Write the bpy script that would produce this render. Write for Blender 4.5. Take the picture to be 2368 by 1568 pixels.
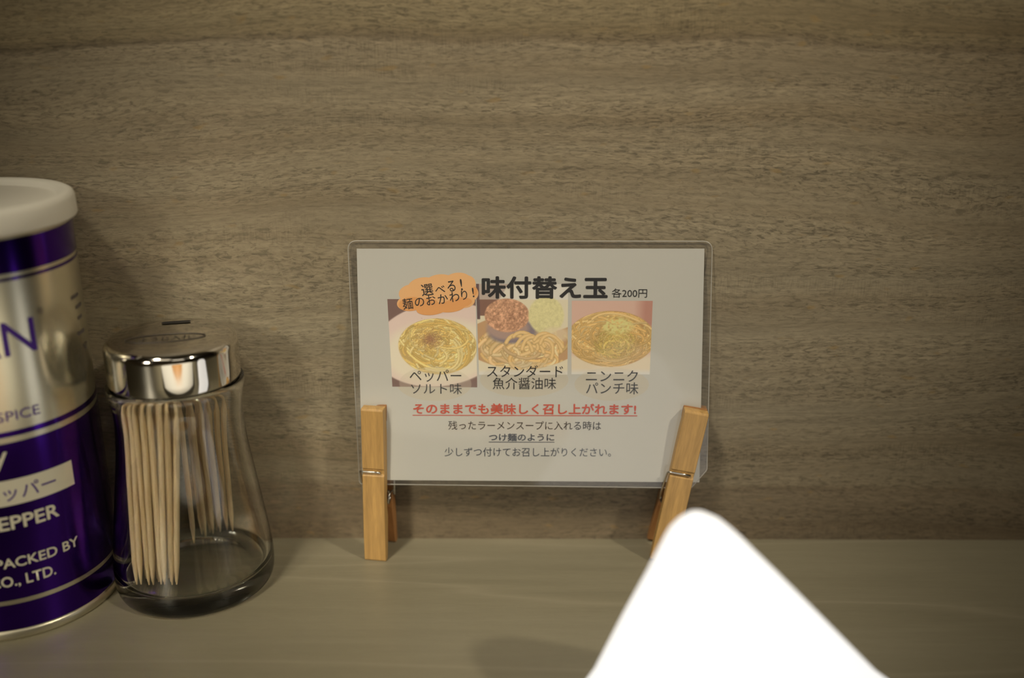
import bpy, bmesh, math, random
import numpy as np
from mathutils import Vector, Matrix

# ------------------------------------------------------------------ scene, camera, light
sc = bpy.context.scene
for o in list(bpy.data.objects):
    bpy.data.objects.remove(o)
COL = sc.collection
sc.view_settings.view_transform = 'Standard'
sc.view_settings.look = 'None'
sc.view_settings.gamma = 1.0
sc.view_settings.use_curve_mapping = False
sc.view_settings.exposure = -0.3
# let light find its way through the glass jar
sc.cycles.sample_clamp_indirect = 30
sc.cycles.max_bounces = 20
sc.cycles.transmission_bounces = 20
sc.cycles.transparent_max_bounces = 20
sc.cycles.blur_glossy = 0

PITCH = math.radians(18.826)
cd = bpy.data.cameras.new('camera')
cam = bpy.data.objects.new('camera', cd)
COL.objects.link(cam)
cd.sensor_width = 36.0
cd.lens = 2345.2 / 2368 * 36.0
cam.location = (0, -.4147, .2391)
R = Matrix.Rotation(math.radians(90) - PITCH, 4, 'X') @ Matrix.Rotation(math.radians(.148), 4, 'Z')
cam.rotation_euler = R.to_euler()
cd.clip_start = .01
cd.dof.use_dof = True
cd.dof.focus_distance = .425
cd.dof.aperture_fstop = 3.1
sc.camera = cam

world = bpy.data.worlds.new('world')
sc.world = world
world.use_nodes = True
world.node_tree.nodes['Background'].inputs[0].default_value = (.9, .8, .62, 1)
world.node_tree.nodes['Background'].inputs[1].default_value = .03


def add_light(name, kind, loc, target, energy, color, **kw):
    l = bpy.data.lights.new(name, kind)
    l.energy = energy
    l.color = color
    for k, v in kw.items():
        setattr(l, k, v)
    o = bpy.data.objects.new(name, l)
    COL.objects.link(o)
    o.location = loc
    d = Vector(target) - Vector(loc)
    o.rotation_euler = d.to_track_quat('-Z', 'Y').to_euler()
    return o


# downlight in the ceiling, right of and behind the camera: throws the shadows of the pins to the left
add_light('key_downlight', 'SPOT', (.92, -.78, 1.16), (.012, -.03, .12), 49, (1, .89, .67),
          shadow_soft_size=.04, spot_size=math.radians(16.5), spot_blend=1.0)
# frosted pendant hanging over the counter
add_light('pendant_light', 'SPOT', (-.30, -.50, .92), (.005, -.02, .14), 26, (1, .90, .70),
          shadow_soft_size=.06, spot_size=math.radians(28), spot_blend=1.0)
# unseen spot added at the left to brighten the tin, jar and counter
add_light('side_fill_spot', 'SPOT', (-.62, -1.05, .48), (-.165, -.085, .035), 34, (1, .90, .68),
          shadow_soft_size=.10, spot_size=math.radians(15), spot_blend=1.0)
# unseen spot added to brighten the plate and near counter for reflections
add_light('reflection_spot', 'SPOT', (.05, -.46, 1.45), (.02, -.43, 0), 170, (1, .92, .76),
          shadow_soft_size=.04, spot_size=math.radians(21), spot_blend=.6)
# ceiling lamps of the room
add_light('ceiling_lamp_light', 'AREA', (-.25, -1.25, 1.6), (-.15, -.9, 0), 2.0, (1, .88, .66),
          shape='RECTANGLE', size=.9, size_y=.35)
add_light('ceiling_lamp_light', 'AREA', (.9, -1.9, 1.6), (.9, -1.9, 0), 3, (1, .9, .72),
          shape='RECTANGLE', size=.9, size_y=.35)


# ------------------------------------------------------------------ materials
def mat(name, color=(.8, .8, .8), rough=.5, metal=0.0, **kw):
    m = bpy.data.materials.new(name)
    m.use_nodes = True
    b = m.node_tree.nodes['Principled BSDF']
    b.inputs['Base Color'].default_value = (*color, 1)
    b.inputs['Roughness'].default_value = rough
    b.inputs['Metallic'].default_value = metal
    for k, v in kw.items():
        b.inputs[k.replace('_', ' ')].default_value = v
    return m


class NT:
    def __init__(s, m):
        s.t = m.node_tree
        s.b = s.t.nodes['Principled BSDF']

    def n(s, kind, **kw):
        x = s.t.nodes.new(kind)
        for k, v in kw.items():
            if k.startswith('_'):
                setattr(x, k[1:], v)
            else:
                x.inputs[k].default_value = v
        return x

    def l(s, a, b):
        s.t.links.new(a, b)

    def noise(s, vec, scale3, detail=4, rough=.55, dist=0.0, off=(0, 0, 0)):
        mp = s.n('ShaderNodeMapping')
        mp.inputs['Scale'].default_value = scale3
        mp.inputs['Location'].default_value = off
        s.l(vec, mp.inputs['Vector'])
        nz = s.n('ShaderNodeTexNoise', Scale=1.0, Detail=detail, Roughness=rough, Distortion=dist)
        s.l(mp.outputs[0], nz.inputs['Vector'])
        return nz.outputs['Fac']

    def ramp(s, fac, stops):
        r = s.n('ShaderNodeValToRGB')
        e = r.color_ramp.elements
        while len(e) < len(stops):
            e.new(.5)
        for el, (p, c) in zip(e, stops):
            el.position = p
            el.color = (*c, 1) if len(c) == 3 else c
        s.l(fac, r.inputs[0])
        return r.outputs[0]

    def math(s, op, a, b=None):
        x = s.n('ShaderNodeMath', _operation=op)
        for i, v in enumerate((a, b)):
            if v is None:
                continue
            if isinstance(v, (int, float)):
                x.inputs[i].default_value = v
            else:
                s.l(v, x.inputs[i])
        return x.outputs[0]

    def mix(s, fac, a, b, mode='MIX'):
        x = s.n('ShaderNodeMix', _data_type='RGBA', _blend_type=mode)
        for i, v in ((0, fac), (6, a), (7, b)):
            if isinstance(v, (int, float)):
                x.inputs[i].default_value = v
            elif isinstance(v, tuple):
                x.inputs[i].default_value = (*v, 1)
            else:
                s.l(v, x.inputs[i])
        return x.outputs[2]


def g(v):
    return (v, v, v)


def wood_wall_material():
    m = mat('wall_wood_grain', rough=.55)
    k = NT(m)
    pos = k.n('ShaderNodeTexCoord').outputs['Object']
    # gentle waviness of the grain lines
    warp = k.noise(pos, (3.2, 1, 9), 2, .5)
    cmb = k.n('ShaderNodeCombineXYZ')
    k.l(k.math('MULTIPLY', k.math('SUBTRACT', warp, .5), .05), cmb.inputs[2])
    va = k.n('ShaderNodeVectorMath', _operation='ADD')
    k.l(pos, va.inputs[0])
    k.l(cmb.outputs[0], va.inputs[1])
    p = va.outputs[0]
    broad = k.noise(p, (1.3, 1, 34), 3, .6)
    bands = k.noise(p, (3.0, 1, 120), 4, .65, off=(3, 0, 5))
    fibre = k.noise(p, (70, 1, 900), 3, .6, off=(1, 0, 2))
    short = k.noise(p, (230, 1, 950), 3, .65, .9, off=(7, 0, 3))
    tick = k.noise(p, (1500, 1, 170), 2, .5, off=(2, 0, 9))
    tickmask = k.noise(p, (9, 1, 60), 2, .5, off=(5, 0, 1))
    dashm = k.noise(p, (6, 1, 70), 2, .5, off=(11, 0, 4))
    c = k.ramp(broad, [(.3, (.222, .176, .112)), (.5, (.270, .226, .155)), (.7, (.310, .268, .190))])
    c = k.mix(1.0, c, k.ramp(bands, [(.28, g(.80)), (.5, g(.98)), (.72, g(1.1))]), 'MULTIPLY')
    c = k.mix(1.0, c, k.ramp(fibre, [(.3, g(.84)), (.5, g(1.0)), (.7, g(1.13))]), 'MULTIPLY')
    sd = k.ramp(short, [(.36, g(.55)), (.48, g(.97)), (.64, g(1.24))])
    c = k.mix(k.ramp(dashm, [(.38, g(.35)), (.6, g(1))]), c, k.mix(1.0, c, sd, 'MULTIPLY'))
    td = k.ramp(tick, [(.36, g(.78)), (.5, g(1.0)), (.65, g(1.05))])
    c = k.mix(k.ramp(tickmask, [(.54, g(0)), (.66, g(.8))]), c, k.mix(1.0, c, td, 'MULTIPLY'))
    # thin dark grain lines running lengthwise
    line = k.noise(p, (1.6, 1, 75), 1, .4, off=(9, 0, 8))
    ld = k.math('ABSOLUTE', k.math('SUBTRACT', line, .5))
    lm = k.ramp(ld, [(0, g(.84)), (.008, g(.97)), (.02, g(1))])
    c = k.mix(1.0, c, lm, 'MULTIPLY')
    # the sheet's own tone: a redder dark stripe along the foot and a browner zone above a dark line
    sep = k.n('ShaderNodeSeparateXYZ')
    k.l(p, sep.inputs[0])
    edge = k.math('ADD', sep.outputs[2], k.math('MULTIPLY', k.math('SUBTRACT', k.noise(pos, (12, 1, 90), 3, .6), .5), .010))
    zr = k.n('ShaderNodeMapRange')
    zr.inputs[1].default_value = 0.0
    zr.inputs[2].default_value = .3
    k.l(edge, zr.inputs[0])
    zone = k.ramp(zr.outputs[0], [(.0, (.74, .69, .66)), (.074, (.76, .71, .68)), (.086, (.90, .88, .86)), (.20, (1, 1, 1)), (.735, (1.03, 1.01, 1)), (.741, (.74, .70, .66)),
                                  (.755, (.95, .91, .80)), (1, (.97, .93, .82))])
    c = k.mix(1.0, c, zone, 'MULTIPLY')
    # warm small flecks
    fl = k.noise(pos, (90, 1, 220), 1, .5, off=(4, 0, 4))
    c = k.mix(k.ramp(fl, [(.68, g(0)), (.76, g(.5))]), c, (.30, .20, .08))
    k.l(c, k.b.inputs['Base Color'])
    bp = k.n('ShaderNodeBump', Strength=.25, Distance=.0003)
    k.l(short, bp.inputs['Height'])
    k.l(bp.outputs[0], k.b.inputs['Normal'])
    return m


def counter_material():
    m = mat('counter_laminate', rough=.32)
    k = NT(m)
    pos = k.n('ShaderNodeTexCoord').outputs['Object']
    a = k.noise(pos, (2.2, 26, 1), 3, .6)
    b = k.noise(pos, (16, 260, 1), 4, .65, .3, off=(3, 2, 0))
    f = k.noise(pos, (160, 900, 1), 2, .6, off=(6, 1, 0))
    ln = k.noise(pos, (1.4, 21, 1), 2, .5, off=(1, 7, 0))
    c = k.ramp(a, [(.3, (.222, .200, .138)), (.7, (.256, .232, .165))])
    c = k.mix(1.0, c, k.ramp(b, [(.3, g(.94)), (.7, g(1.06))]), 'MULTIPLY')
    c = k.mix(1.0, c, k.ramp(f, [(.3, g(.97)), (.7, g(1.03))]), 'MULTIPLY')
    ld = k.math('ABSOLUTE', k.math('SUBTRACT', ln, .5))
    c = k.mix(k.ramp(ld, [(0, g(.35)), (.010, g(.1)), (.025, g(0))]), c, (.36, .32, .235))
    k.l(c, k.b.inputs['Base Color'])
    k.l(k.ramp(b, [(.2, g(.34)), (.8, g(.42))]), k.b.inputs['Roughness'])
    return m


def pin_wood_material(name, col):
    m = mat(name, col, rough=.42)
    k = NT(m)
    pos = k.n('ShaderNodeTexCoord').outputs['Object']
    a = k.noise(pos, (420, 420, 22), 3, .6, .5)
    b = k.noise(pos, (2200, 2200, 90), 2, .5)
    d = tuple(v * .72 for v in col)
    c = k.mix(k.ramp(a, [(.35, g(0)), (.7, g(1))]), d, col)
    c = k.mix(1.0, c, k.ramp(b, [(.3, g(.93)), (.7, g(1.06))]), 'MULTIPLY')
    k.l(c, k.b.inputs['Base Color'])
    return m


def stick_material():
    m = mat('pale_stick_wood', (.74, .55, .32), rough=.55)
    k = NT(m)
    pos = k.n('ShaderNodeTexCoord').outputs['Object']
    inf = k.n('ShaderNodeObjectInfo').outputs['Random']
    a = k.noise(pos, (1500, 1500, 60), 3, .6)
    c = k.ramp(a, [(.3, (.78, .58, .33)), (.6, (.93, .77, .51))])
    c = k.mix(1.0, c, k.ramp(inf, [(0, (.82, .78, .70)), (1, (1, 1, 1))]), 'MULTIPLY')
    k.l(c, k.b.inputs['Base Color'])
    return m


def schlick(t, f0=.04, power=5.0):
    """reflectance of a thin clear sheet, the same from either side"""
    geo = t.nodes.new('ShaderNodeNewGeometry')
    dt = t.nodes.new('ShaderNodeVectorMath')
    dt.operation = 'DOT_PRODUCT'
    t.links.new(geo.outputs['Normal'], dt.inputs[0])
    t.links.new(geo.outputs['Incoming'], dt.inputs[1])
    last = dt.outputs['Value']
    for op, a, b in (('ABSOLUTE', None, None), ('SUBTRACT', 1.0, 'x'), ('POWER', 'x', power), ('MULTIPLY', 'x', 1 - f0), ('ADD', 'x', f0)):
        n = t.nodes.new('ShaderNodeMath')
        n.operation = op
        if op == 'ABSOLUTE':
            t.links.new(last, n.inputs[0])
        elif op == 'SUBTRACT':
            n.inputs[0].default_value = 1.0
            t.links.new(last, n.inputs[1])
        else:
            t.links.new(last, n.inputs[0])
            n.inputs[1].default_value = b
        last = n.outputs[0]
    return last


def jar_wall_material():
    m = bpy.data.materials.new('clear_jar_glass')
    m.use_nodes = True
    t = m.node_tree
    t.nodes.clear()
    out = t.nodes.new('ShaderNodeOutputMaterial')
    tr = t.nodes.new('ShaderNodeBsdfTransparent')
    gl = t.nodes.new('ShaderNodeBsdfGlossy')
    gl.inputs['Roughness'].default_value = .04
    tint = t.nodes.new('ShaderNodeMix')
    tint.data_type = 'RGBA'
    tint.inputs[6].default_value = (.985, .99, .985, 1)
    tint.inputs[7].default_value = (.72, .76, .71, 1)
    t.links.new(schlick(t, 0.0, 3.0), tint.inputs[0])
    t.links.new(tint.outputs[2], tr.inputs[0])
    df = t.nodes.new('ShaderNodeBsdfDiffuse')
    df.inputs[0].default_value = (.7, .7, .7, 1)
    m1 = t.nodes.new('ShaderNodeMixShader')
    m1.inputs[0].default_value = .02
    mx = t.nodes.new('ShaderNodeMixShader')
    t.links.new(schlick(t, .045, 4.0), mx.inputs[0])
    t.links.new(tr.outputs[0], m1.inputs[1])
    t.links.new(df.outputs[0], m1.inputs[2])
    t.links.new(m1.outputs[0], mx.inputs[1])
    t.links.new(gl.outputs[0], mx.inputs[2])
    t.links.new(mx.outputs[0], out.inputs[0])
    return m


def film_material():
    m = bpy.data.materials.new('clear_laminate')
    m.use_nodes = True
    t = m.node_tree
    t.nodes.clear()
    out = t.nodes.new('ShaderNodeOutputMaterial')
    tr = t.nodes.new('ShaderNodeBsdfTransparent')
    tr.inputs[0].default_value = (.97, .97, .97, 1)
    df = t.nodes.new('ShaderNodeBsdfDiffuse')
    df.inputs[0].default_value = (.75, .75, .78, 1)
    gl = t.nodes.new('ShaderNodeBsdfGlossy')
    gl.inputs['Roughness'].default_value = .07
    fr = schlick(t)
    m1 = t.nodes.new('ShaderNodeMixShader')
    m1.inputs[0].default_value = .025
    m2 = t.nodes.new('ShaderNodeMixShader')
    t.links.new(tr.outputs[0], m1.inputs[1])
    t.links.new(df.outputs[0], m1.inputs[2])
    t.links.new(fr, m2.inputs[0])
    t.links.new(m1.outputs[0], m2.inputs[1])
    t.links.new(gl.outputs[0], m2.inputs[2])
    t.links.new(m2.outputs[0], out.inputs[0])
    return m


M = dict(
    wall=wood_wall_material(),
    counter=counter_material(),
    plaster=mat('cream_plaster', (.62, .52, .36), .8),
    ceiling=mat('white_ceiling', (.7, .66, .56), .9),
    floor=mat('dark_floor', (.10, .075, .05), .6),
    orange=mat('orange_wood_panel', (.55, .27, .08), .5),
    steel=mat('brushed_steel', (.55, .55, .54), .3, 1.0),
    paper=mat('white_paper', (.59, .585, .56), .6),
    film=film_material(),
    ink=mat('black_ink', (.012, .012, .016), .5),
    bluink=mat('blue_black_ink', (.06, .075, .11), .5),
    redink=mat('red_ink', (.60, .055, .018), .5),
    orangeink=mat('orange_ink', (.84, .40, .14), .6),
    paleorange=mat('pale_orange_ink', (.90, .52, .24), .6),
    caption=mat('beige_caption_ink', (.60, .56, .48), .6),
    purple=mat('purple_metal_print', (.055, .012, .27), .17, 1.0),
    purpleink=mat('purple_ink', (.06, .014, .25), .4, .3),
    silver=mat('champagne_tin', (.74, .71, .58), .27, .95),
    rim=mat('tin_rim', (.62, .58, .46), .35, .95),
    creamprint=mat('cream_print', (.74, .71, .58), .4, .35),
    greyprint=mat('grey_print', (.10, .085, .08), .5),
    whiteplastic=mat('white_plastic', (.82, .79, .71), .42, Subsurface_Weight=.0),
    chrome=mat('chrome_steel', (.70, .67, .62), .07, 1.0),
    engraved=mat('engraved_line', (.05, .042, .035), .45, .3),
    slot=mat('slot_dark', (.01, .01, .012), .5),
    glass=jar_wall_material(),
    thickglass=mat('thick_clear_glass', (.985, .995, .985), .0, 0.0, Transmission_Weight=1.0, IOR=1.5),
    wire=mat('spring_wire', (.62, .60, .57), .25, 1.0),
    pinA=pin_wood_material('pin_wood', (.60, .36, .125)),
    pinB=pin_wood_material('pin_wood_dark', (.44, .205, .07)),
    stick=stick_material(),
    lamp=mat('white_added_glow', (.85, .85, .85), .4),
    peakfoot=mat('peak_foot_plastic', (.7, .7, .7), .4),
    lens=mat('lamp_diffuser', (.9, .9, .9), .5),
)
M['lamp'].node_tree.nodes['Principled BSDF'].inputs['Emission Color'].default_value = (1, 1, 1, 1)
M['lamp'].node_tree.nodes['Principled BSDF'].inputs['Emission Strength'].default_value = 1.0  # emission added so the unidentified foreground object renders blown out
M['lens'].node_tree.nodes['Principled BSDF'].inputs['Emission Color'].default_value = (1, .88, .68, 1)
M['lens'].node_tree.nodes['Principled BSDF'].inputs['Emission Strength'].default_value = 3.0


# ------------------------------------------------------------------ helpers
def link(name, me, m=None, parent=None, loc=None, smooth=False, bevel=None):
    o = bpy.data.objects.new(name, me)
    COL.objects.link(o)
    if m is not None and not me.materials:
        me.materials.append(m)
    if parent is not None:
        o.parent = parent
    if loc is not None:
        o.location = loc
    if smooth:
        for p in me.polygons:
            p.use_smooth = True
    if bevel:
        b = o.modifiers.new('bevel', 'BEVEL')
        b.width, b.segments, b.limit_method = bevel, 3, 'ANGLE'
    return o


def mesh_from(verts, faces, name='m'):
    me = bpy.data.meshes.new(name)
    me.from_pydata([tuple(v) for v in verts], [], faces)
    me.update()
    return me


def bm_mesh(bm, name='m'):
    bmesh.ops.recalc_face_normals(bm, faces=bm.faces)
    me = bpy.data.meshes.new(name)
    bm.to_mesh(me)
    bm.free()
    return me


def box_mesh(x0, x1, y0, y1, z0, z1):
    v = [(x, y, z) for x in (x0, x1) for y in (y0, y1) for z in (z0, z1)]
    f = [(0, 1, 3, 2), (4, 6, 7, 5), (0, 4, 5, 1), (2, 3, 7, 6), (0, 2, 6, 4), (1, 5, 7, 3)]
    return mesh_from(v, f)


def lathe(profile, n=96, closed=False):
    """profile: list of (r, z); r==0 ends become poles"""
    verts, faces, rings = [], [], []
    for r, z in profile:
        if r < 1e-7:
            rings.append([len(verts)])
            verts.append((0, 0, z))
        else:
            s = len(verts)
            rings.append(list(range(s, s + n)))
            verts += [(r * math.sin(2 * math.pi * i / n), -r * math.cos(2 * math.pi * i / n), z) for i in range(n)]
    pairs = list(zip(rings[:-1], rings[1:]))
    if closed:
        pairs.append((rings[-1], rings[0]))
    for a, b in pairs:
        if len(a) == 1 and len(b) == 1:
            continue
        for i in range(n):
            j = (i + 1) % n
            if len(a) == 1:
                faces.append((a[0], b[i], b[j]))
            elif len(b) == 1:
                faces.append((a[i], b[0], a[j]))
            else:
                faces.append((a[i], b[i], b[j], a[j]))
    me = mesh_from(verts, faces)
    bm = bmesh.new()
    bm.from_mesh(me)
    bmesh.ops.recalc_face_normals(bm, faces=bm.faces)
    bm.to_mesh(me)
    bm.free()
    return me


def tube(points, r, n=10):
    pts = [Vector(p) for p in points]
    verts, faces = [], []
    up = None
    for i, p in enumerate(pts):
        t = (pts[min(i + 1, len(pts) - 1)] - pts[max(i - 1, 0)]).normalized()
        if up is None:
            up = t.orthogonal().normalized()
        up = (up - t * up.dot(t)).normalized()
        s = t.cross(up)
        for k in range(n):
            a = 2 * math.pi * k / n
            verts.append(p + r * (math.cos(a) * up + math.sin(a) * s))
    for i in range(len(pts) - 1):
        for k in range(n):
            q = (k + 1) % n
            faces.append((i * n + k, i * n + q, (i + 1) * n + q, (i + 1) * n + k))
    faces.append(tuple(range(n - 1, -1, -1)))
    e = (len(pts) - 1) * n
    faces.append(tuple(range(e, e + n)))
    return mesh_from(verts, faces)


def empty(name, loc, label, cat, group=None, rotz=0.0):
    o = bpy.data.objects.new(name, None)
    COL.objects.link(o)
    o.empty_display_size = .01
    o.location = loc
    o.rotation_euler = (0, 0, rotz)
    o['label'] = label
    o['category'] = cat
    if group:
        o['group'] = group
    return o


def text_polys(body, bold=0.0, shear=0.0):
    """flat text as a bmesh, scaled later to a wanted box"""
    cu = bpy.data.curves.new('txt', 'FONT')
    cu.body = body
    cu.shear = shear
    cu.resolution_u = 3
    o = bpy.data.objects.new('txt', cu)
    COL.objects.link(o)
    dg = bpy.context.evaluated_depsgraph_get()
    dg.update()
    me = bpy.data.meshes.new_from_object(o.evaluated_get(dg))
    bpy.data.objects.remove(o)
    bm = bmesh.new()
    bm.from_mesh(me)
    bpy.data.meshes.remove(me)
    bmesh.ops.triangulate(bm, faces=bm.faces)
    if bold > .005:
        base = bm.faces[:] 
        for k in range(8):
            g_ = bmesh.ops.duplicate(bm, geom=base)
            a = k * math.pi / 4
            d = Vector((math.cos(a), math.sin(a), 0)) * bold
            for v in g_['geom']:
                if isinstance(v, bmesh.types.BMVert):
                    v.co += d
                    v.co.z = k + 1
    return bm


def fit(bm, x0, y0, x1, y1, rot=0.0):
    xs = [v.co.x for v in bm.verts]
    ys = [v.co.y for v in bm.verts]
    a0, a1, b0, b1 = min(xs), max(xs), min(ys), max(ys)
    cx, cy = (x0 + x1) / 2, (y0 + y1) / 2
    c, s = math.cos(rot), math.sin(rot)
    for v in bm.verts:
        x = x0 + (v.co.x - a0) / (a1 - a0) * (x1 - x0) - cx
        y = y0 + (v.co.y - b0) / max(b1 - b0, 1e-9) * (y1 - y0) - cy
        v.co = Vector((cx + x * c - y * s, cy + x * s + y * c, v.co.z))
    return bm


# ------------------------------------------------------------------ the setting
def structure(name, me, m):
    o = link(name, me, m)
    o['kind'] = 'structure'
    return o


structure('wall_back', box_mesh(-2.4, 2.4, 0, .03, -.02, 1.7), M['wall'])
structure('wall_left', box_mesh(-2.43, -2.4, -3.2, .03, -.9, 1.7), M['plaster'])
structure('wall_right', box_mesh(2.4, 2.43, -3.2, .03, -.9, 1.7), M['floor'])
structure('wall_front', box_mesh(-2.43, 2.43, -3.23, -3.2, -.9, 1.7), M['plaster'])
structure('ceiling', box_mesh(-2.43, 2.43, -3.23, .03, 1.7, 1.73), M['ceiling'])
structure('floor', box_mesh(-2.43, 2.43, -3.23, .03, -.93, -.9), M['floor'])

ct = link('counter_shelf', box_mesh(-2.4, 2.4, -.62, 0, -.03, 0), M['counter'])
ct['label'] = 'beige wood-grain counter top running along the foot of the brown wall'
ct['category'] = 'counter'
link('counter_panel', box_mesh(-2.4, 2.4, -.42, -.40, -.9, -.03), M['orange'], ct)


# ------------------------------------------------------------------ pepper can
CAN_R = .0384
can = empty('pepper_can', (-.2062, -.0418, 0), 'large purple and silver tin of black pepper with white plastic lid', 'can')


def dent(x, y, z):
    """shallow dent beside the big lettering"""
    a = math.degrees(math.atan2(x, -y))
    for a0, z0, sa, sz, d in ((70, .112, 8, .011, .0016), (84, .106, 7, .009, .0014)):
        w = math.exp(-((a - a0) / sa) ** 2 - ((z - z0) / sz) ** 2)
        f = 1 - d * w / CAN_R
        x, y = x * f, y * f
    return x, y


def wrap(bm, r, step_deg=3.0):
    """bm lies flat: x = angle in degrees, y = height in mm; wrap it round the can"""
    xs = [v.co.x for v in bm.verts]
    a = math.floor(min(xs) / step_deg) * step_deg + step_deg
    while a < max(xs):
        geom = bm.verts[:] + bm.edges[:] + bm.faces[:]
        bmesh.ops.bisect_plane(bm, geom=geom, plane_co=(a, 0, 0), plane_no=(1, 0, 0), dist=1e-6)
        a += step_deg
    for v in bm.verts:
        t = math.radians(v.co.x)
        z = v.co.y * .001
        rr = r + v.co.z * 4e-6
        x, y = dent(rr * math.sin(t), -rr * math.cos(t), z)
        v.co = (x, y, z)
    me = bpy.data.meshes.new('w')
    bm.to_mesh(me)
    bm.free()
    for p in me.polygons:
        p.use_smooth = True
    return me


def band(name, z0, z1, m, r=CAN_R, n=180, nz=None, parent=can):
    nz = nz or max(1, int((z1 - z0) / 1.5))
    vs, fs = [], []
    for j in range(nz + 1):
        z = (z0 + (z1 - z0) * j / nz) * .001
        for i in range(n):
            t = 2 * math.pi * i / n
            x, y = dent(r * math.sin(t), -r * math.cos(t), z)
            vs.append((x, y, z))
    for j in range(nz):
        for i in range(n):
            q = (i + 1) % n
            fs.append((j * n + i, j * n + q, (j + 1) * n + q, (j + 1) * n + i))
    return link(name, mesh_from(vs, fs), m, parent, smooth=True)


body = band('can_body', 3.6, 158.0, M['silver'])
rimo = link('bottom_rim', lathe([(0, .0012), (.0360, .0012), (.0368, 0), (.0388, 0), (.0392, .0008), (.0392, .0030), (.0386, .0040),
                                 (.0380, .0042)], 128), M['rim'], can, smooth=True)
rimo['label'] = 'plain tin bottom rim'
link('top_rim', lathe([(.0380, .1568), (.0388, .1578), (.0388, .1612), (.0378, .1618), (.0374, .1600), (.0, .1590)], 128), M['rim'], can, smooth=True)
P = CAN_R + .00006
for z0, z1 in ((4.2, 15.4), (17.3, 81.9), (84.2, 86.4), (142.2, 143.4), (144.8, 157.0)):
    band('purple_band', z0, z1, M['purple'], P)


def can_rect(name, a0, a1, z0, z1, m, r):
    bm = bmesh.new()
    vs = [bm.verts.new(c) for c in ((a0, z0, 0), (a1, z0, 0), (a1, z1, 0), (a0, z1, 0))]
    bm.faces.new(vs)
    return link(name, wrap(bm, r), m, can)


def can_text(name, s, a0, a1, z0, z1, m, bold=0.0, shear=0.0, r=CAN_R + .0002):
    bm = fit(text_polys(s, bold, shear), a0, z0, a1, z1)
    return link(name, wrap(bm, r), m, can)


can_rect('label_box', -42, 66, 57.0, 67.3, M['creamprint'], CAN_R + .00012)
can_text('lettering', 'GABAN', -33, 56, 114.6, 127.6, M['purpleink'], .006)
can_text('lettering', 'SPICE', 29.3, 51.9, 90.3, 94.1, M['purpleink'], .004)
can_text('lettering', '®', 59.4, 62.8, 127.4, 130.2, M['greyprint'])
can_text('lettering', 'Ground', -24, 31.5, 71.4, 78.9, M['creamprint'], .012, .45)
can_text('lettering', 'ブラックペッパー', -26, 54.5, 58.9, 65.3, M['purpleink'], .006)
can_text('lettering', 'BLACK PEPPER', -27, 53.4, 47.0, 52.8, M['creamprint'], .022)
can_text('lettering', 'PACKED BY', 16, 62.3, 31.2, 35.4, M['creamprint'], .016)
can_text('lettering', 'CO., LTD.', 11.5, 46.4, 22.6, 27.8, M['creamprint'], .016)
can_text('lettering', 'NET', 94, 99.5, 106.0, 108.6, M['greyprint'], .01)
for a0, a1, z in ((86, 96, 128), (90, 99, 123.5), (91, 97, 119), (89, 98, 113)):
    can_rect('fine_print', a0, a1, z, z + 1.4, M['greyprint'], CAN_R + .00012)

LR = .0407
lid_prof = [(.0386, .1585), (.0386, .1600), (LR - .0004, .1585), (LR, .1592), (LR - .0002, .1655), (LR - .0008, .1671), (LR - .0022, .1679), (LR - .0040, .1679),
            (LR - .0052, .1672), (LR - .0056, .1655), (LR - .0072, .1652), (LR - .0085, .1655), (0, .1657)]
lidm = lathe(lid_prof[1:], 128)
lid = link('lid', lidm, M['whiteplastic'], can, smooth=True)
lid['label'] = 'white plastic snap lid'

# ------------------------------------------------------------------ toothpick jar
JC = Vector((-.1353, -.0340, 0))
jar = empty('toothpick_jar', JC, 'waisted clear glass toothpick jar with shiny steel cap beside the tin', 'jar')


def sm(profile, sub=4):
    """Catmull-Rom through the profile"""
    P_ = [np.array(p, float) for p in profile]
    out = []
    for i in range(len(P_) - 1):
        p0, p1, p2, p3 = P_[max(i - 1, 0)], P_[i], P_[i + 1], P_[min(i + 2, len(P_) - 1)]
        for k in range(sub):
            t = k / sub
            out.append(.5 * ((2 * p1) + (-p0 + p2) * t + (2 * p0 - 5 * p1 + 4 * p2 - p3) * t * t + (-p0 + 3 * p1 - 3 * p2 + p3) * t ** 3))
    out.append(P_[-1])
    return [(max(float(a), 0.0), float(b)) for a, b in out]


outer = sm([(.0295, .0003), (.0315, .0012), (.0326, .0045), (.0328, .0095), (.0325, .0150), (.0313, .0250), (.0298, .0360), (.0281, .0480),
            (.0264, .0600), (.0254, .0700), (.0251, .0780), (.0256, .0840), (.0264, .0880), (.0269, .0905), (.0264, .0922), (.0240, .0926)])
inner = sm([(.0225, .0926), (.0226, .0900), (.0228, .0780), (.0232, .0700), (.0241, .0600), (.0257, .0480), (.0273, .0360), (.0287, .0250),
            (.0298, .0150), (.0297, .0105), (.0280, .0086)])
bottom_in = [(.0200, .0078), (.0100, .0076), (0, .0076)]
gp = [(0, .0022), (.0150, .0020), (.0240, .0014)] + outer + [(.0238, .1030), (.0226, .1034)] + inner + bottom_in
gbody = link('glass_body', lathe(gp, 160), M['thickglass'], jar, smooth=True)

capp = [(.0248, .0934), (.0256, .0930), (.0257, .0940)] + [(.0257, z) for z in (.0980, .1030, .1065)]
for k in range(0, 10):
    a = math.radians(10 * k)
    capp.append((.0257 - .0034 * (1 - math.cos(a)), .1070 + .0034 * math.sin(a)))
capp += [(.0215, .1106), (.0120, .1108), (0, .1108)]
cap = link('cap', lathe(capp, 128), M['chrome'], jar, smooth=True)
cap['label'] = 'shiny steel cap with pouring slot'
# inner skin of the cap
link('cap_lining', lathe([(.0246, .0936), (.0246, .1060), (.0230, .1092), (0, .1094)], 96), M['steel'], jar, smooth=True)
TZ = .1110
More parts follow.
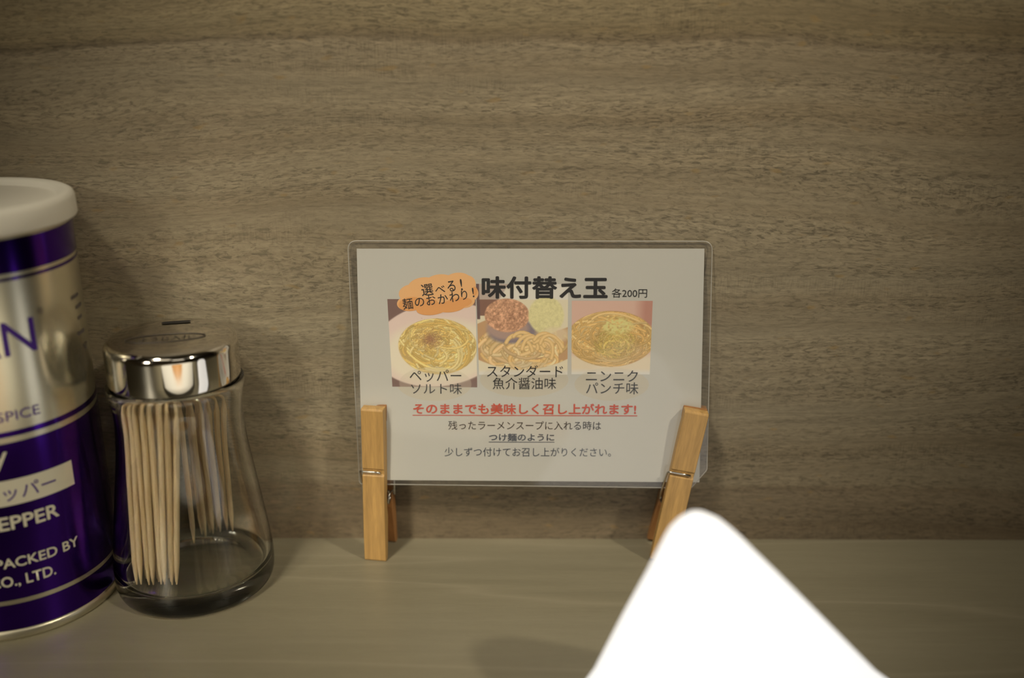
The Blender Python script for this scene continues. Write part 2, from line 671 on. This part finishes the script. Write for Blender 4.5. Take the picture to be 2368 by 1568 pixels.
# slot: stadium
CR = Matrix.Rotation(math.radians(16), 2)


def stadium(w, h, n=16):
    pts = []
    for k in range(n + 1):
        a = -math.pi / 2 + math.pi * k / n
        pts.append((w / 2 - h / 2 + h / 2 * math.cos(a), h / 2 * math.sin(a)))
    for k in range(n + 1):
        a = math.pi / 2 + math.pi * k / n
        pts.append((-(w / 2 - h / 2) + h / 2 * math.cos(a), h / 2 * math.sin(a)))
    return pts


def rot2(p, a, c):
    return (c[0] + p[0] * math.cos(a) - p[1] * math.sin(a), c[1] + p[0] * math.sin(a) + p[1] * math.cos(a))


TA = math.radians(14)
sc0 = (-.0026, .0155)
sp = [rot2(p, TA, sc0) for p in stadium(.0115, .0032)]
link('pouring_slot', mesh_from([(x, y, TZ) for x, y in sp], [tuple(range(len(sp)))]), M['slot'], jar)
oc = (-.0005, -.0045)
eo = [rot2((.0150 * math.cos(t), .0048 * math.sin(t)), TA, oc) for t in np.linspace(0, 2 * math.pi, 64, endpoint=False)]
link('cap_emblem_ring', tube([(x, y, TZ) for x, y in eo] + [(eo[0][0], eo[0][1], TZ)], .00016, 6), M['engraved'], cap)
bm = fit(text_polys('ようじ入れ', .004), -.0098, -.0024, .0098, .0024)
for v in bm.verts:
    v.co = (*rot2(v.co[:2], TA, oc), TZ + .00005)
link('cap_lettering', bm_mesh(bm), M['engraved'], cap)

# toothpicks
n_ = 10
tp = lathe([(0, 0), (.0003, .0002), (.0007, .0040), (.00118, .0100), (.00122, .0730), (.0007, .0780), (.0003, .0818), (0, .0820)], n_)
first = None


def toothpick(b, t, label, group):
    global first
    b = Vector(b) * .001 + JC
    t = Vector(t) * .001 + JC
    o = link('toothpick', tp, M['stick'], smooth=True) if first is None else first.copy()
    if first is None:
        first = o
    else:
        COL.objects.link(o)
    o.location = b
    o.rotation_euler = (t - b).to_track_quat('Z', 'Y').to_euler()
    o['label'] = label
    o['category'] = 'toothpick'
    o['group'] = group


rnd = random.Random(4)
JIT = [.3, -.9, .7, -.2, 1.0, -.8, .5, -.6]
ORD = ['first', 'second', 'third', 'fourth', 'fifth', 'sixth', 'seventh', 'eighth', 'ninth', 'tenth']
for j in range(3):
    for i in range(8 - j):
        bx_ = -18.2 + 2.35 * i + 1.15 * j
        by_ = -19.6 + 2.35 * j + .02 * (i - 3) ** 2
        tx = -18.0 + 3.25 * i + 1.5 * j
        ty = -math.sqrt(max(20.4 ** 2 - min(abs(tx), 20) ** 2, 4)) * .80 + 2.9 * j
        jit = JIT[i % 8] * (1 if j == 0 else -.6)
        bx_, tx = bx_ + jit * .55, tx - jit * .5
        by_, ty = by_ + abs(jit) * .5, ty + abs(jit)
        toothpick((bx_, by_, 8.9 + .25 * rnd.random()), (tx, ty, 88 + 2 * rnd.random()),
                  'pale wooden toothpick, %s from the left in the front row leaning in the glass jar' % ORD[i] if j == 0 else
                  'pale wooden toothpick half hidden behind the front row leaning in the glass jar', 'toothpicks bundled at the left front of the jar')
BB = [((-4.8, 14.0), (1.5, -3.5)), ((-1.2, 19.5), (5.5, -2.2)), ((1.6, 22.0), (8.6, -.8)), ((4.4, 24.0), (11.5, .2)), ((7.2, 25.4), (14.3, 1.0)),
      ((-.2, 23.4), (6.4, 2.0)), ((2.6, 25.4), (9.6, 3.2)), ((-3.4, 21.6), (3.2, 1.0)), ((-6.4, 19.0), (0.0, 0.5)), ((10.0, 24.6), (16.6, 3.2))]
for q, ((bx_, by_), (tx, ty)) in enumerate(BB):
    toothpick((bx_, by_, 9.0), (tx, ty, 88), 'toothpick, %s from the left among those with tips at the back of the jar' % ORD[q] if q < 5 else
              'toothpick half hidden behind the others at the back of the jar',
              'toothpicks standing at the back of the jar')

# ------------------------------------------------------------------ laminated menu card
CB = Vector((.0081, -.0132, .0392))
CT = Vector((.0081, -.0015, .1370))
E_ = (CT - CB).normalized()
N_ = Vector((1, 0, 0)).cross(E_)          # points towards the room
card = empty('menu_card', CB, 'small laminated noodle menu card with three food photos held by two wooden pins', 'menu card')


def cp(x, h, n):
    """card millimetres -> local metres"""
    return Vector((x, 0, 0)) * .001 + E_ * (h * .001) + N_ * (n * .001)


def bow(x, h):
    return .35 * math.cos(x / 75 * 1.5) * math.sin(max(0, min(1, h / 100)) * 3.14)


def card_obj(name, bm, n, m, parent=card):
    for v in bm.verts:
        v.co = cp(v.co.x, v.co.y, n + v.co.z * .004)
    me = bpy.data.meshes.new(name)
    bm.to_mesh(me)
    bm.free()
    return link(name, me, m, parent)


def plate(name, pts, n0, n1, m):
    k = len(pts)
    vs = [cp(x, h, n0) for x, h in pts] + [cp(x, h, n1) for x, h in pts]
    fs = [tuple(range(k - 1, -1, -1)), tuple(range(k, 2 * k))] + [(i, (i + 1) % k, k + (i + 1) % k, k + i) for i in range(k)]
    return link(name, mesh_from(vs, fs), m, card)


plate('paper', [(-73.6, -2.4), (74.3, -3.1), (72.2, 99.8), (-73.1, 99.4)], -.12, .05, M['paper'])


def film_outline():
    cs = [((-74.9, -4.3), 1.5), ((70.8, -5.8), .6), ((77.4, 2.6), .8), ((75.4, 102.9), 4.0), ((-76.8, 102.7), 4.0)]
    pts = []
    k = len(cs)
    for i, (c, r) in enumerate(cs):
        c = Vector(c)
        a = (Vector(cs[i - 1][0]) - c).normalized()
        b = (Vector(cs[(i + 1) % k][0]) - c).normalized()
        for s in range(7):
            t = s / 6
            pts.append((c + a * r * (1 - t) ** 2 + b * r * t ** 2)[:])
    return pts


fo = film_outline()
# front sheet with slight waves, cut to the outline
bm = bmesh.new()
vs = [bm.verts.new((x, h, 0)) for x, h in fo]
bm.faces.new(vs)
for ax, lo, hi in ((0, -76, 78), (1, -5, 103)):
    a = lo
    while a < hi:
        co = (a, 0, 0) if ax == 0 else (0, a, 0)
        no = (1, 0, 0) if ax == 0 else (0, 1, 0)
        bmesh.ops.bisect_plane(bm, geom=bm.verts[:] + bm.edges[:] + bm.faces[:], plane_co=co, plane_no=no, dist=1e-5)
        a += 3.0
for v in bm.verts:
    x, h = v.co.x, v.co.y
    w = .10 * math.sin(x * .055 + 1.2) * math.sin(h * .06 + .5) + .05 * math.sin(x * .13 + h * .11)
    w += .25 * math.exp(-((x - 62) / 10) ** 2 - ((h - 58) / 9) ** 2)
    w += .22 * math.exp(-((x + 45) / 26) ** 2 - ((h - 20) / 9) ** 2) + .2 * math.exp(-((x - 35) / 20) ** 2 - ((h - 12) / 8) ** 2)
    v.co = cp(x, h, .42 + w)
me = bm_mesh(bm)
film = link('laminate_sheet', me, M['film'], card, smooth=True)
film['label'] = 'clear glossy laminate reaching past the paper edge'
bm = bmesh.new()
bm.faces.new([bm.verts.new((x, h, 0)) for x, h in fo])
card_obj('laminate_backing', bm, -.35, M['film'])
M['edge'] = mat('laminate_edge', (.62, .60, .56), .25, Alpha=.55)
edge_pts = [cp(x, h, 0) for x, h in fo]
link('laminate_edge', tube(edge_pts + [edge_pts[0]], .00022, 6), M['edge'], card, smooth=True)


# --- printed food photographs, painted strand by strand into vertex colours
def lin(c):
    c = np.asarray(c, float) / 255
    return np.where(c <= .04045, c / 12.92, ((c + .055) / 1.055) ** 2.4)


class Photo:
    def __init__(s, w, h, px, seed):
        s.px = px
        s.W, s.H = int(w / px) + 1, int(h / px) + 1
        s.w, s.h = w, h
        s.c = np.zeros((s.H, s.W, 3))
        s.X, s.Y = np.meshgrid(np.linspace(0, w, s.W), np.linspace(0, h, s.H))
        s.r = np.random.RandomState(seed)

    def fill(s, mask, col):
        m = np.clip(mask, 0, 1)[..., None]
        s.c = s.c * (1 - m) + np.array(col, float) * m

    def soft(s, v, e=.25):
        return np.clip(v / e + .5, 0, 1)

    def ell(s, cx, cy, rx, ry, e=.06, rot=0.0):
        dx, dy = s.X - cx, s.Y - cy
        c, n = math.cos(rot), math.sin(rot)
        u, v = (dx * c + dy * n) / rx, (-dx * n + dy * c) / ry
        return s.soft(1 - np.sqrt(u * u + v * v), e)

    def strand(s, cx, cy, R_, a0, a1, wid, col, sq=.75, rot=0.0):
        n = max(8, int(abs(a1 - a0) * R_ / s.px * 1.6))
        t = np.linspace(a0, a1, n)
        wob = 1 + .06 * np.sin(t * 3 + s.r.rand() * 6)
        x, y = R_ * wob * np.cos(t), R_ * wob * sq * np.sin(t)
        c, q = math.cos(rot), math.sin(rot)
        xs = (cx + x * c - y * q) / s.px
        ys = (cy + x * q + y * c) / s.px
        k = wid / s.px
        kk = int(math.ceil(k))
        off = [(dx, dy, math.hypot(dx, dy)) for dx in range(-kk, kk + 1) for dy in range(-kk, kk + 1)]
        off = sorted([o for o in off if o[2] <= k], key=lambda o: -o[2])
        col = np.array(col, float)
        ixc, iyc = np.round(xs).astype(int), np.round(ys).astype(int)
        for dx, dy, d in off:
            # lit from above: lower side of each strand is browner
            f = 1.05 - .17 * (d / k) ** 2 + .06 * (dy / max(k, 1))
            tint = np.array([f, f * (1 - .05 * (d / k)), f * (1 - .16 * (d / k))])
            ix, iy = ixc + dx, iyc + dy
            ok = (ix >= 0) & (ix < s.W) & (iy >= 0) & (iy < s.H)
            if s.clip is not None:
                ok2 = ok.copy()
                ok2[ok] = s.clip[iy[ok], ix[ok]] > .5
                ok = ok2
            s.c[iy[ok], ix[ok]] = np.clip(col * tint, 0, 255)

    def noise(s, amp, n=6):
        g_ = s.r.rand(s.H // n + 2, s.W // n + 2)
        yi = np.arange(s.H) / n
        xi = np.arange(s.W) / n
        y0, x0 = yi.astype(int), xi.astype(int)
        fy, fx = (yi - y0)[:, None], (xi - x0)[None]
        v = (g_[y0][:, x0] * (1 - fy) * (1 - fx) + g_[y0 + 1][:, x0] * fy * (1 - fx) + g_[y0][:, x0 + 1] * (1 - fy) * fx + g_[y0 + 1][:, x0 + 1] * fy * fx)
        return (v - .5) * 2 * amp

    def build(s, name, corners, n, label):
        """corners: card mm of bl, br, tr, tl"""
        bl, br, tr, tl = [np.array(c, float) for c in corners]
        U, V = s.X / s.w, s.Y / s.h
        P_ = ((1 - U)[..., None] * (1 - V)[..., None] * bl + U[..., None] * (1 - V)[..., None] * br + U[..., None] * V[..., None] * tr + (1 - U)[..., None] * V[..., None] * tl)
        P_ = P_.reshape(-1, 2) * .001
        e, nn = np.array(E_), np.array(N_)
        co = P_[:, :1] * np.array([1, 0, 0]) + P_[:, 1:] * e + n * .001 * nn
        idx = np.arange(s.W * s.H).reshape(s.H, s.W)
        q = np.stack([idx[:-1, :-1], idx[:-1, 1:], idx[1:, 1:], idx[1:, :-1]], -1).reshape(-1, 4)
        me = bpy.data.meshes.new(name)
        me.vertices.add(len(co))
        me.vertices.foreach_set('co', co.astype(np.float32).ravel())
        me.loops.add(q.size)
        me.loops.foreach_set('vertex_index', q.astype(np.int32).ravel())
        me.polygons.add(len(q))
        me.polygons.foreach_set('loop_start', np.arange(0, q.size, 4, dtype=np.int32))
        me.polygons.foreach_set('loop_total', np.full(len(q), 4, np.int32))
        me.update()
        at = me.color_attributes.new('print', 'FLOAT_COLOR', 'POINT')
        c = np.ones((len(co), 4))
        c[:, :3] = lin(np.clip(s.c * .9 + np.array(WHITE) * .1, 0, 255)).reshape(-1, 3)
        at.data.foreach_set('color', c.astype(np.float32).ravel())
        m = mat('photo_print', rough=.6)
        k = NT(m)
        a = k.n('ShaderNodeVertexColor', _layer_name='print')
        k.l(a.outputs[0], k.b.inputs['Base Color'])
        o = link(name, me, m, card)
        o['label'] = label
        return o


WHITE = (232, 229, 224)


def noodle_mound(ph, cx, cy, rx, ry, n, cols, wid, gap, rmin=.25, rmax=1.0, clip=None):
    ph.clip = ph.ell(cx, cy, rx, ry, .04) if clip is None else clip
    ph.fill(ph.clip, gap)
    for i in range(n):
        u = ph.r.rand()
        d = ph.r.rand() ** .6 * .55
        a = ph.r.rand() * 6.28
        R_ = rx * (rmin + (rmax - rmin) * ph.r.rand()) * (1 - d * .6)
        a0 = ph.r.rand() * 6.28
        col = np.array(cols[ph.r.randint(len(cols))]) * (.86 + .22 * ph.r.rand())
        ph.strand(cx + d * rx * math.cos(a), cy + d * ry * math.sin(a), R_, a0, a0 + .6 + 1.9 * ph.r.rand(), wid * (.8 + .4 * ph.r.rand()), col,
                  ry / rx * (.75 + .4 * ph.r.rand()), ph.r.uniform(-.4, .4))


# photo 1: thin noodles with ground pepper on a white plate over a dark table
p1 = Photo(37.4, 37.8, .19, 3)
p1.c[:] = (118, 88, 84)
p1.fill(p1.ell(21.5, 18.4, 29, 17.9, .03, .16), (238, 214, 208))
p1.fill(p1.ell(21.5, 15.4, 25, 13.6, .25, .1), (244, 234, 214))
noodle_mound(p1, 20.6, 17.6, 16.9, 12.0, 330, [(240, 218, 142), (232, 204, 120), (246, 230, 168), (222, 190, 108)], .42, (206, 172, 104))
for i in range(2600):
    a, r_ = p1.r.rand() * 6.28, abs(p1.r.randn())
    x, y = 17.4 + 4.3 * r_ * math.cos(a), 20.6 + 3.1 * r_ * math.sin(a)
    ix, iy = int(x / p1.px), int(y / p1.px)
    if 0 <= ix < p1.W and 0 <= iy < p1.H:
        f = .55 + .3 * p1.r.rand()
        p1.c[iy, ix] = np.array((178, 128, 88)) * f + p1.c[iy, ix] * .25
p1.fill(p1.ell(19.0, 1.4, 15.9, 7.4, .03) * .38, (214, 204, 184))
p1.build('food_photo', [(-59.5, 39.9), (-23.0, 39.7), (-23.5, 78.1), (-60.8, 78.1)], .09, 'photo of thin yellow noodles sprinkled with pepper')

# photo 2: minced meat, grated yellow topping and thick noodles in a bowl
p2 = Photo(38.8, 39.0, .19, 8)
p2.c[:] = (236, 226, 200)
p2.fill(p2.soft(4.4 - p2.X + (p2.Y - 24) * .62, .6) * p2.soft(p2.Y - 25.5, .3), (128, 88, 74))
p2.fill(p2.soft(1.3 - p2.X, .4) * p2.soft(p2.Y - 24, .3), (92, 66, 70))
# upper strip is faded where the heading is printed over it
p2.fill(p2.soft(p2.Y - 32.4, .25) * p2.soft(p2.X - 1.2, .2) * .62, WHITE)
p2.fill(p2.soft(p2.Y - 32.4, .25) * p2.soft(p2.X - 13.0 + (p2.Y - 33) * -.9, .8), WHITE)
p2.clip = None
cl = p2.soft(22 - p2.Y + 3 * np.sin(p2.X * .15), .5) * p2.soft(p2.Y - 2.2 - .012 * (p2.X - 19) ** 2, .5)
noodle_mound(p2, 19, 11, 20, 12, 200, [(238, 208, 154), (230, 194, 132), (244, 222, 178), (232, 200, 152)], .75, (200, 156, 112), .2, .8, cl)
p2.fill(p2.ell(15, 18.8, 10.5, 5.2, .25, .05), (130, 118, 132))
p2.fill(p2.ell(13, 20.2, 9, 5, .25), (176, 146, 138))
meat = p2.ell(12.8, 25.6, 9.6, 7.2, .05)
p2.fill(meat, (208, 154, 120))
mn = p2.noise(34, 4) + p2.noise(26, 2) + p2.noise(16, 8)
p2.c += (meat * (p2.Y < 33.5))[..., None] * mn[..., None] * np.array((1, .9, .8))
gar = p2.ell(29.5, 25.6, 7.6, 8.0, .12) * (p2.Y < 33.6)
p2.fill(gar, (232, 224, 166))
p2.c += gar[..., None] * (p2.noise(9, 5) + p2.noise(8, 2))[..., None]
p2.fill(p2.ell(33.5, 17.5, 6, 3.2, .5) * .7, (240, 222, 190))
p2.clip = None
for a in range(7):
    p2.strand(17 + 3 * a * .8, 8 + p2.r.rand() * 4, 5 + 2 * p2.r.rand(), .2, 2.6, .8, (236, 204, 146), 1.2, p2.r.uniform(-.6, .6))
p2.fill(p2.soft(1.6 - p2.Y, 1.5), WHITE)
p2.fill(p2.ell(20.0, -1.8, 19.0, 7.7, .03) * .3, (214, 204, 184))
p2.build('food_photo', [(-22.2, 45.3), (15.7, 45.4), (15.5, 84.7), (-23.3, 84.7)], .09, 'photo of thick noodles with minced meat and yellow topping')

# photo 3: noodles heaped under grated garlic
p3 = Photo(34.4, 32.2, .19, 5)
p3.c[:] = (226, 186, 172)
p3.fill(p3.soft(p3.X - 29, 5) * p3.soft(p3.Y - 20, 5), (196, 138, 124))
p3.fill(p3.soft(9 - p3.Y, 4), (238, 222, 196))
noodle_mound(p3, 17, 15.6, 19.0, 12.2, 360, [(232, 196, 128), (224, 184, 112), (240, 210, 148), (226, 188, 118)], .42, (196, 146, 88))
p3.clip = None
noodle_mound(p3, 19, 13.6, 9, 6.5, 60, [(224, 206, 116), (212, 190, 98)], .45, (170, 140, 66), clip=p3.ell(19, 13.6, 9, 6.5, .5) * (p3.r.rand(p3.H, p3.W) > .35))
gl_ = p3.ell(19.4, 21.4, 6.8, 3.6, .5) * np.clip(.75 + p3.noise(.9, 4), 0, 1)
p3.fill(gl_, (234, 226, 148))
p3.fill(p3.soft(1.6 - p3.Y, 2), WHITE)
p3.fill(p3.ell(17.5, -4.2, 16.0, 7.2, .03) * .4, (214, 204, 184))
p3.build('food_photo', [(17.4, 45.6), (51.0, 45.6), (51.3, 77.6), (17.1, 77.6)], .09, 'photo of a heap of noodles under grated garlic')


def ellipse_bm(cx, cy, rx, ry, n=48, rot=0.0, bm=None, z=0.0):
    bm = bm or bmesh.new()
    c, s = math.cos(rot), math.sin(rot)
    vs = []
    for k in range(n):
        t = 2 * math.pi * k / n
        x, y = rx * math.cos(t), ry * math.sin(t)
        vs.append(bm.verts.new((cx + x * c - y * s, cy + x * s + y * c, z)))
    bm.faces.new(vs)
    return bm


# cloud badge: an outline of bumps
bm = bmesh.new()
puffs = [(-50.5, 80.6, 5.4, 3.8), (-45.5, 83.6, 6.5, 3.8), (-38.6, 84.8, 6.6, 3.9), (-31.2, 86.2, 5.6, 3.2), (-27.0, 84.6, 3.6, 3.7), (-26.0, 80.6, 3.7, 3.4),
         (-28.0, 77.4, 4.2, 3.0), (-34.0, 75.4, 5.6, 2.9), (-42.0, 74.4, 6.4, 3.0), (-51.0, 76.5, 5.8, 3.4), (-40, 79.6, 13.5, 5.5), (-46.5, 78.6, 8.5, 4.5)]
for i, (a, b, c, d) in enumerate(puffs):
    ellipse_bm(a, b, c, d, 40, .12, bm, i)
badge = card_obj('cloud_badge', bm, .12, M['paleorange'])
badge['label'] = 'orange cloud-shaped badge'
bm = bmesh.new()
for i, (a, b, c, d) in enumerate([(-50.8, 76.0, 5.4, 3.0), (-34.0, 75.0, 6.2, 2.5), (-42.0, 74.0, 6.6, 2.7), (-46, 76.0, 6.5, 2.2), (-30.6, 76.6, 5.6, 2.2)]):
    ellipse_bm(a, b, c, d, 40, .12, bm, i)
card_obj('cloud_badge_shade', bm, .175, M['orangeink'])
card_obj('badge_spot', ellipse_bm(-23.9, 81.6, 1.1, 1.9), .18, M['orangeink'])
for a in ((-41.4, 41.0, 15.9, 7.4), (-2.8, 43.1, 19.0, 7.7), (34.8, 41.1, 16.0, 7.2)):
    card_obj('caption_oval', ellipse_bm(*a), .07, M['caption'])


def card_text(s, x0, y0, x1, y1, m, bold=0.0, name='lettering', rot=0.0, n=.21, shear=0.0):
    return card_obj(name, fit(text_polys(s, bold, shear), x0, y0, x1, y1, rot), n, m)


t_ = card_text('味付替え玉', -20.9, 78.4, 32.2, 88.0, M['ink'], .030, 'heading')
t_['label'] = 'large bold black heading'
card_text('各200円', 33.9, 79.0, 48.8, 82.9, M['ink'], .004)
# badge text, each glyph set along a rising slope
for ch, x0, y0, x1, y1 in (('選', -46.4, 79.6, -41.4, 84.6), ('べ', -40.6, 80.9, -36.4, 83.8), ('る', -35.4, 81.4, -32.0, 86.0), ('!', -29.9, 81.9, -29.1, 86.8),
                           ('麺', -54.4, 73.7, -50.0, 78.5), ('の', -49.2, 75.0, -45.2, 78.7), ('お', -44.3, 75.6, -40.4, 79.8), ('か', -39.4, 76.2, -35.2, 80.3),
                           ('わ', -34.5, 77.0, -30.4, 81.3), ('り', -29.6, 77.9, -27.0, 82.0), ('!', -24.9, 79.0, -24.2, 83.1)):
    card_text(ch, x0, y0, x1, y1, M['ink'], .006, rot=.13)
card_text('ペッパー', -52.0, 42.1, -29.8, 47.5, M['ink'], .0)
card_text('ソルト味', -51.5, 36.6, -29.6, 41.5, M['ink'], .0)
card_text('スタンダード', -18.8, 44.2, 13.8, 49.6, M['ink'], .004)
card_text('魚介醤油味', -16.4, 38.9, 10.9, 44.1, M['ink'], .004)
card_text('ニンニク', 23.7, 42.4, 45.9, 47.4, M['ink'], .004)
card_text('パンチ味', 23.8, 36.8, 46.3, 42.1, M['ink'], .004)
t_ = card_text('そのままでも美味しく召し上がれます!', -50.7, 27.7, 45.6, 32.6, M['redink'], .022, 'red_line')
t_['label'] = 'red underlined sentence'


def card_rect(x0, y0, x1, y1, m, name='underline', n=.17):
    bm = bmesh.new()
    bm.faces.new([bm.verts.new(c) for c in ((x0, y0, 0), (x1, y0, 0), (x1, y1, 0), (x0, y1, 0))])
    return card_obj(name, bm, n, m)


card_rect(-51.0, 27.0, 46.2, 27.35, M['redink'])
card_text('残ったラーメンスープに入れる時は', -35.6, 20.7, 30.6, 24.7, M['ink'], .004)
card_text('つけ麺のように', -18.0, 15.6, 10.4, 19.1, M['bluink'], .022)
card_rect(-18.1, 15.0, 10.5, 15.28, M['bluink'])
card_text('少しずつ付けてお召し上がりください。', -37.4, 8.6, 35.2, 12.7, M['bluink'], .004)


# ------------------------------------------------------------------ clothes pins
def leg_mesh(sign, L=.071, w=.0098):
    """half of a pin: profile in y-z, extruded along x. sign -1 = towards the room"""
    pr = [(.0002, .0695), (.0003, .0560), (.0012, .0500), (.0016, .0450), (.0022, .0400), (.0028, .0330), (.0042, .0300), (.0042, .0240), (.0036, .0200),
          (.0056, .0060), (.0068, .0008), (.0075, .0), (.0096, .0), (.0100, .0006), (.0096, .0120), (.0083, .0300), (.0074, .0405),
          (.0066, .0412), (.0066, .0434), (.0071, .0438), (.0061, .0600), (.0053, .0700), (.0048, .0709), (.0006, .0709)]
    n = len(pr)
    bm = bmesh.new()
    a = [bm.verts.new((-w / 2, sign * y, z)) for y, z in pr]
    b = [bm.verts.new((w / 2, sign * y, z)) for y, z in pr]
    bm.faces.new(a)
    bm.faces.new(b[::-1])
    for i in range(n):
        j = (i + 1) % n
        bm.faces.new((a[i], b[i], b[j], a[j]))
    return bm_mesh(bm)


def spring_mesh(w=.0098):
    r = .0029
    zc, hw = .0270, w / 2 + .0012
    pts = []
    # arm hooked across the front leg, from the right end to the left side, down to the coil
    pts += [(w * .34, -.0074, .0423), (0, -.0074, .0424), (-w * .44, -.0074, .0424), (-hw + .0003, -.0072, .0422), (-hw, -.0064, .0414), (-hw, -.0044, .0350), (-hw, -r, zc)]
    turns = 5
    m_ = turns * 16
    for k in range(1, m_):
        t = k / m_
        a = math.pi + t * (turns * 2 * math.pi + math.pi)
        pts.append((-hw + 2 * hw * t, r * math.cos(a), zc + r * math.sin(a) * -1))
    # arm to the back leg on the right side
    pts += [(hw, r, zc), (hw, .0044, .0350), (hw, .0064, .0414), (hw - .0003, .0072, .0422), (w * .44, .0074, .0424), (-w * .34, .0074, .0423)]
    return tube(pts, .00048, 8)


def pin(loc, yaw, tilt, label, w):
    root = empty('clothespin', loc, label, 'clothespin', 'wooden pins holding the menu card')
    root.rotation_euler = Matrix.Rotation(yaw, 3, 'Z').to_euler()
    if tilt:
        root.rotation_euler = (Matrix.Rotation(yaw, 3, 'Z') @ Matrix.Rotation(tilt, 3, 'Y')).to_euler()
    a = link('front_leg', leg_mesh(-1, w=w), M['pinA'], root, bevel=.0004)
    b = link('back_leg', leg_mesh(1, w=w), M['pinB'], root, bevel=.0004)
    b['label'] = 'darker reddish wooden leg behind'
    link('spring', spring_mesh(w), M['wire'], root, smooth=True)
    return root


pin((-.0590, -.0099, 0), math.radians(-9), 0, 'upright wooden clothespin gripping the left corner of the menu card', .0098)
pin((.0672, -.0100, .0003), math.radians(-3), math.radians(9.8), 'tilted wooden clothespin gripping the right corner of the menu card, partly behind the white object', .0104)

# ------------------------------------------------------------------ unidentified white foreground object; glow added to make it look overexposed
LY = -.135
peak_root = empty('white_peaked_object', (.0660, LY, 0), 'unidentified white peaked object with added glow, overexposed and blurred in the right foreground', 'lamp')
edge = [(-.055, .081, .004), (-.0492, .0670, .015), (-.0393, .0560, .026), (-.0302, .0339, .0489), (-.0265, .0262, .0570), (-.0228, .0186, .0643 + .0012), (-.0203, .0120, .0712),
        (-.0190, .0070, .0760), (-.0176, .0032, .0797), (-.0156, -.0004, .0830), (-.0130, -.0042, .0858), (-.0100, -.0080, .0866)]
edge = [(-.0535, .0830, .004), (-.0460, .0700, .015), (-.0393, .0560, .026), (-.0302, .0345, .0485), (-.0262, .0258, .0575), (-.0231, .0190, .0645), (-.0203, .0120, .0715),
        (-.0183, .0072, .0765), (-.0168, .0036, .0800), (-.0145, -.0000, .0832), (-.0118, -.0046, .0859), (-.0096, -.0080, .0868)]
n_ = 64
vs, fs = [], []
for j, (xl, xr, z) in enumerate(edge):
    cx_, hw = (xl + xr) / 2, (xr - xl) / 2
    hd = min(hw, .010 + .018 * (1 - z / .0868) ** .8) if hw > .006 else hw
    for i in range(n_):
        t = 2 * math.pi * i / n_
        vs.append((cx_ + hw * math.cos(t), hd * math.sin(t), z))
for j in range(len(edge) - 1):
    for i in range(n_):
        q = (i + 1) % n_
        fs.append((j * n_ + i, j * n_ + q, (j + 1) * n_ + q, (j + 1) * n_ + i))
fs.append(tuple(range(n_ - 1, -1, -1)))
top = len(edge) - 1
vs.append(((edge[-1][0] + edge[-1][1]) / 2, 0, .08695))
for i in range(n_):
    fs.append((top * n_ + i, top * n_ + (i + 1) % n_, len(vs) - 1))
peak_shell = link('peak_body', mesh_from(vs, fs), M['lamp'], peak_root, smooth=True)
peak_shell['label'] = 'white body with rounded peak and added glow'
bp_ = [(.015 + .072 * math.cos(t), .030 * math.sin(t)) for t in np.linspace(0, 2 * math.pi, 64, endpoint=False)]
k = len(bp_)
link('peak_foot', mesh_from([(x, y, 0) for x, y in bp_] + [(x, y, .0042) for x, y in bp_],
                            [tuple(range(k - 1, -1, -1)), tuple(range(k, 2 * k))] + [(i, (i + 1) % k, k + (i + 1) % k, k + i) for i in range(k)]), M['peakfoot'], peak_root)

# ------------------------------------------------------------------ unseen plate added below the frame for the steel cap to reflect
dish = empty('reflection_plate', (.0, -.335, 0), 'unseen round white plate of orange-brown food, added for reflections', 'plate')
pl_ = lathe([(0, .004), (.070, .004), (.072, 0), (.077, 0), (.080, .005), (.120, .0135), (.138, .0165), (.1395, .0175), (.138, .0185), (.120, .0160),
             (.085, .0085), (.078, .0075), (0, .0070)], 96)
link('plate_body', pl_, mat('white_porcelain', (.86, .85, .80), .3), dish, smooth=True)
link('food', lathe([(.050, .0072), (.046, .0110), (.030, .0145), (.012, .0165), (0, .0170)], 64), mat('orange_brown_food', (.62, .30, .08), .5), dish, smooth=True)
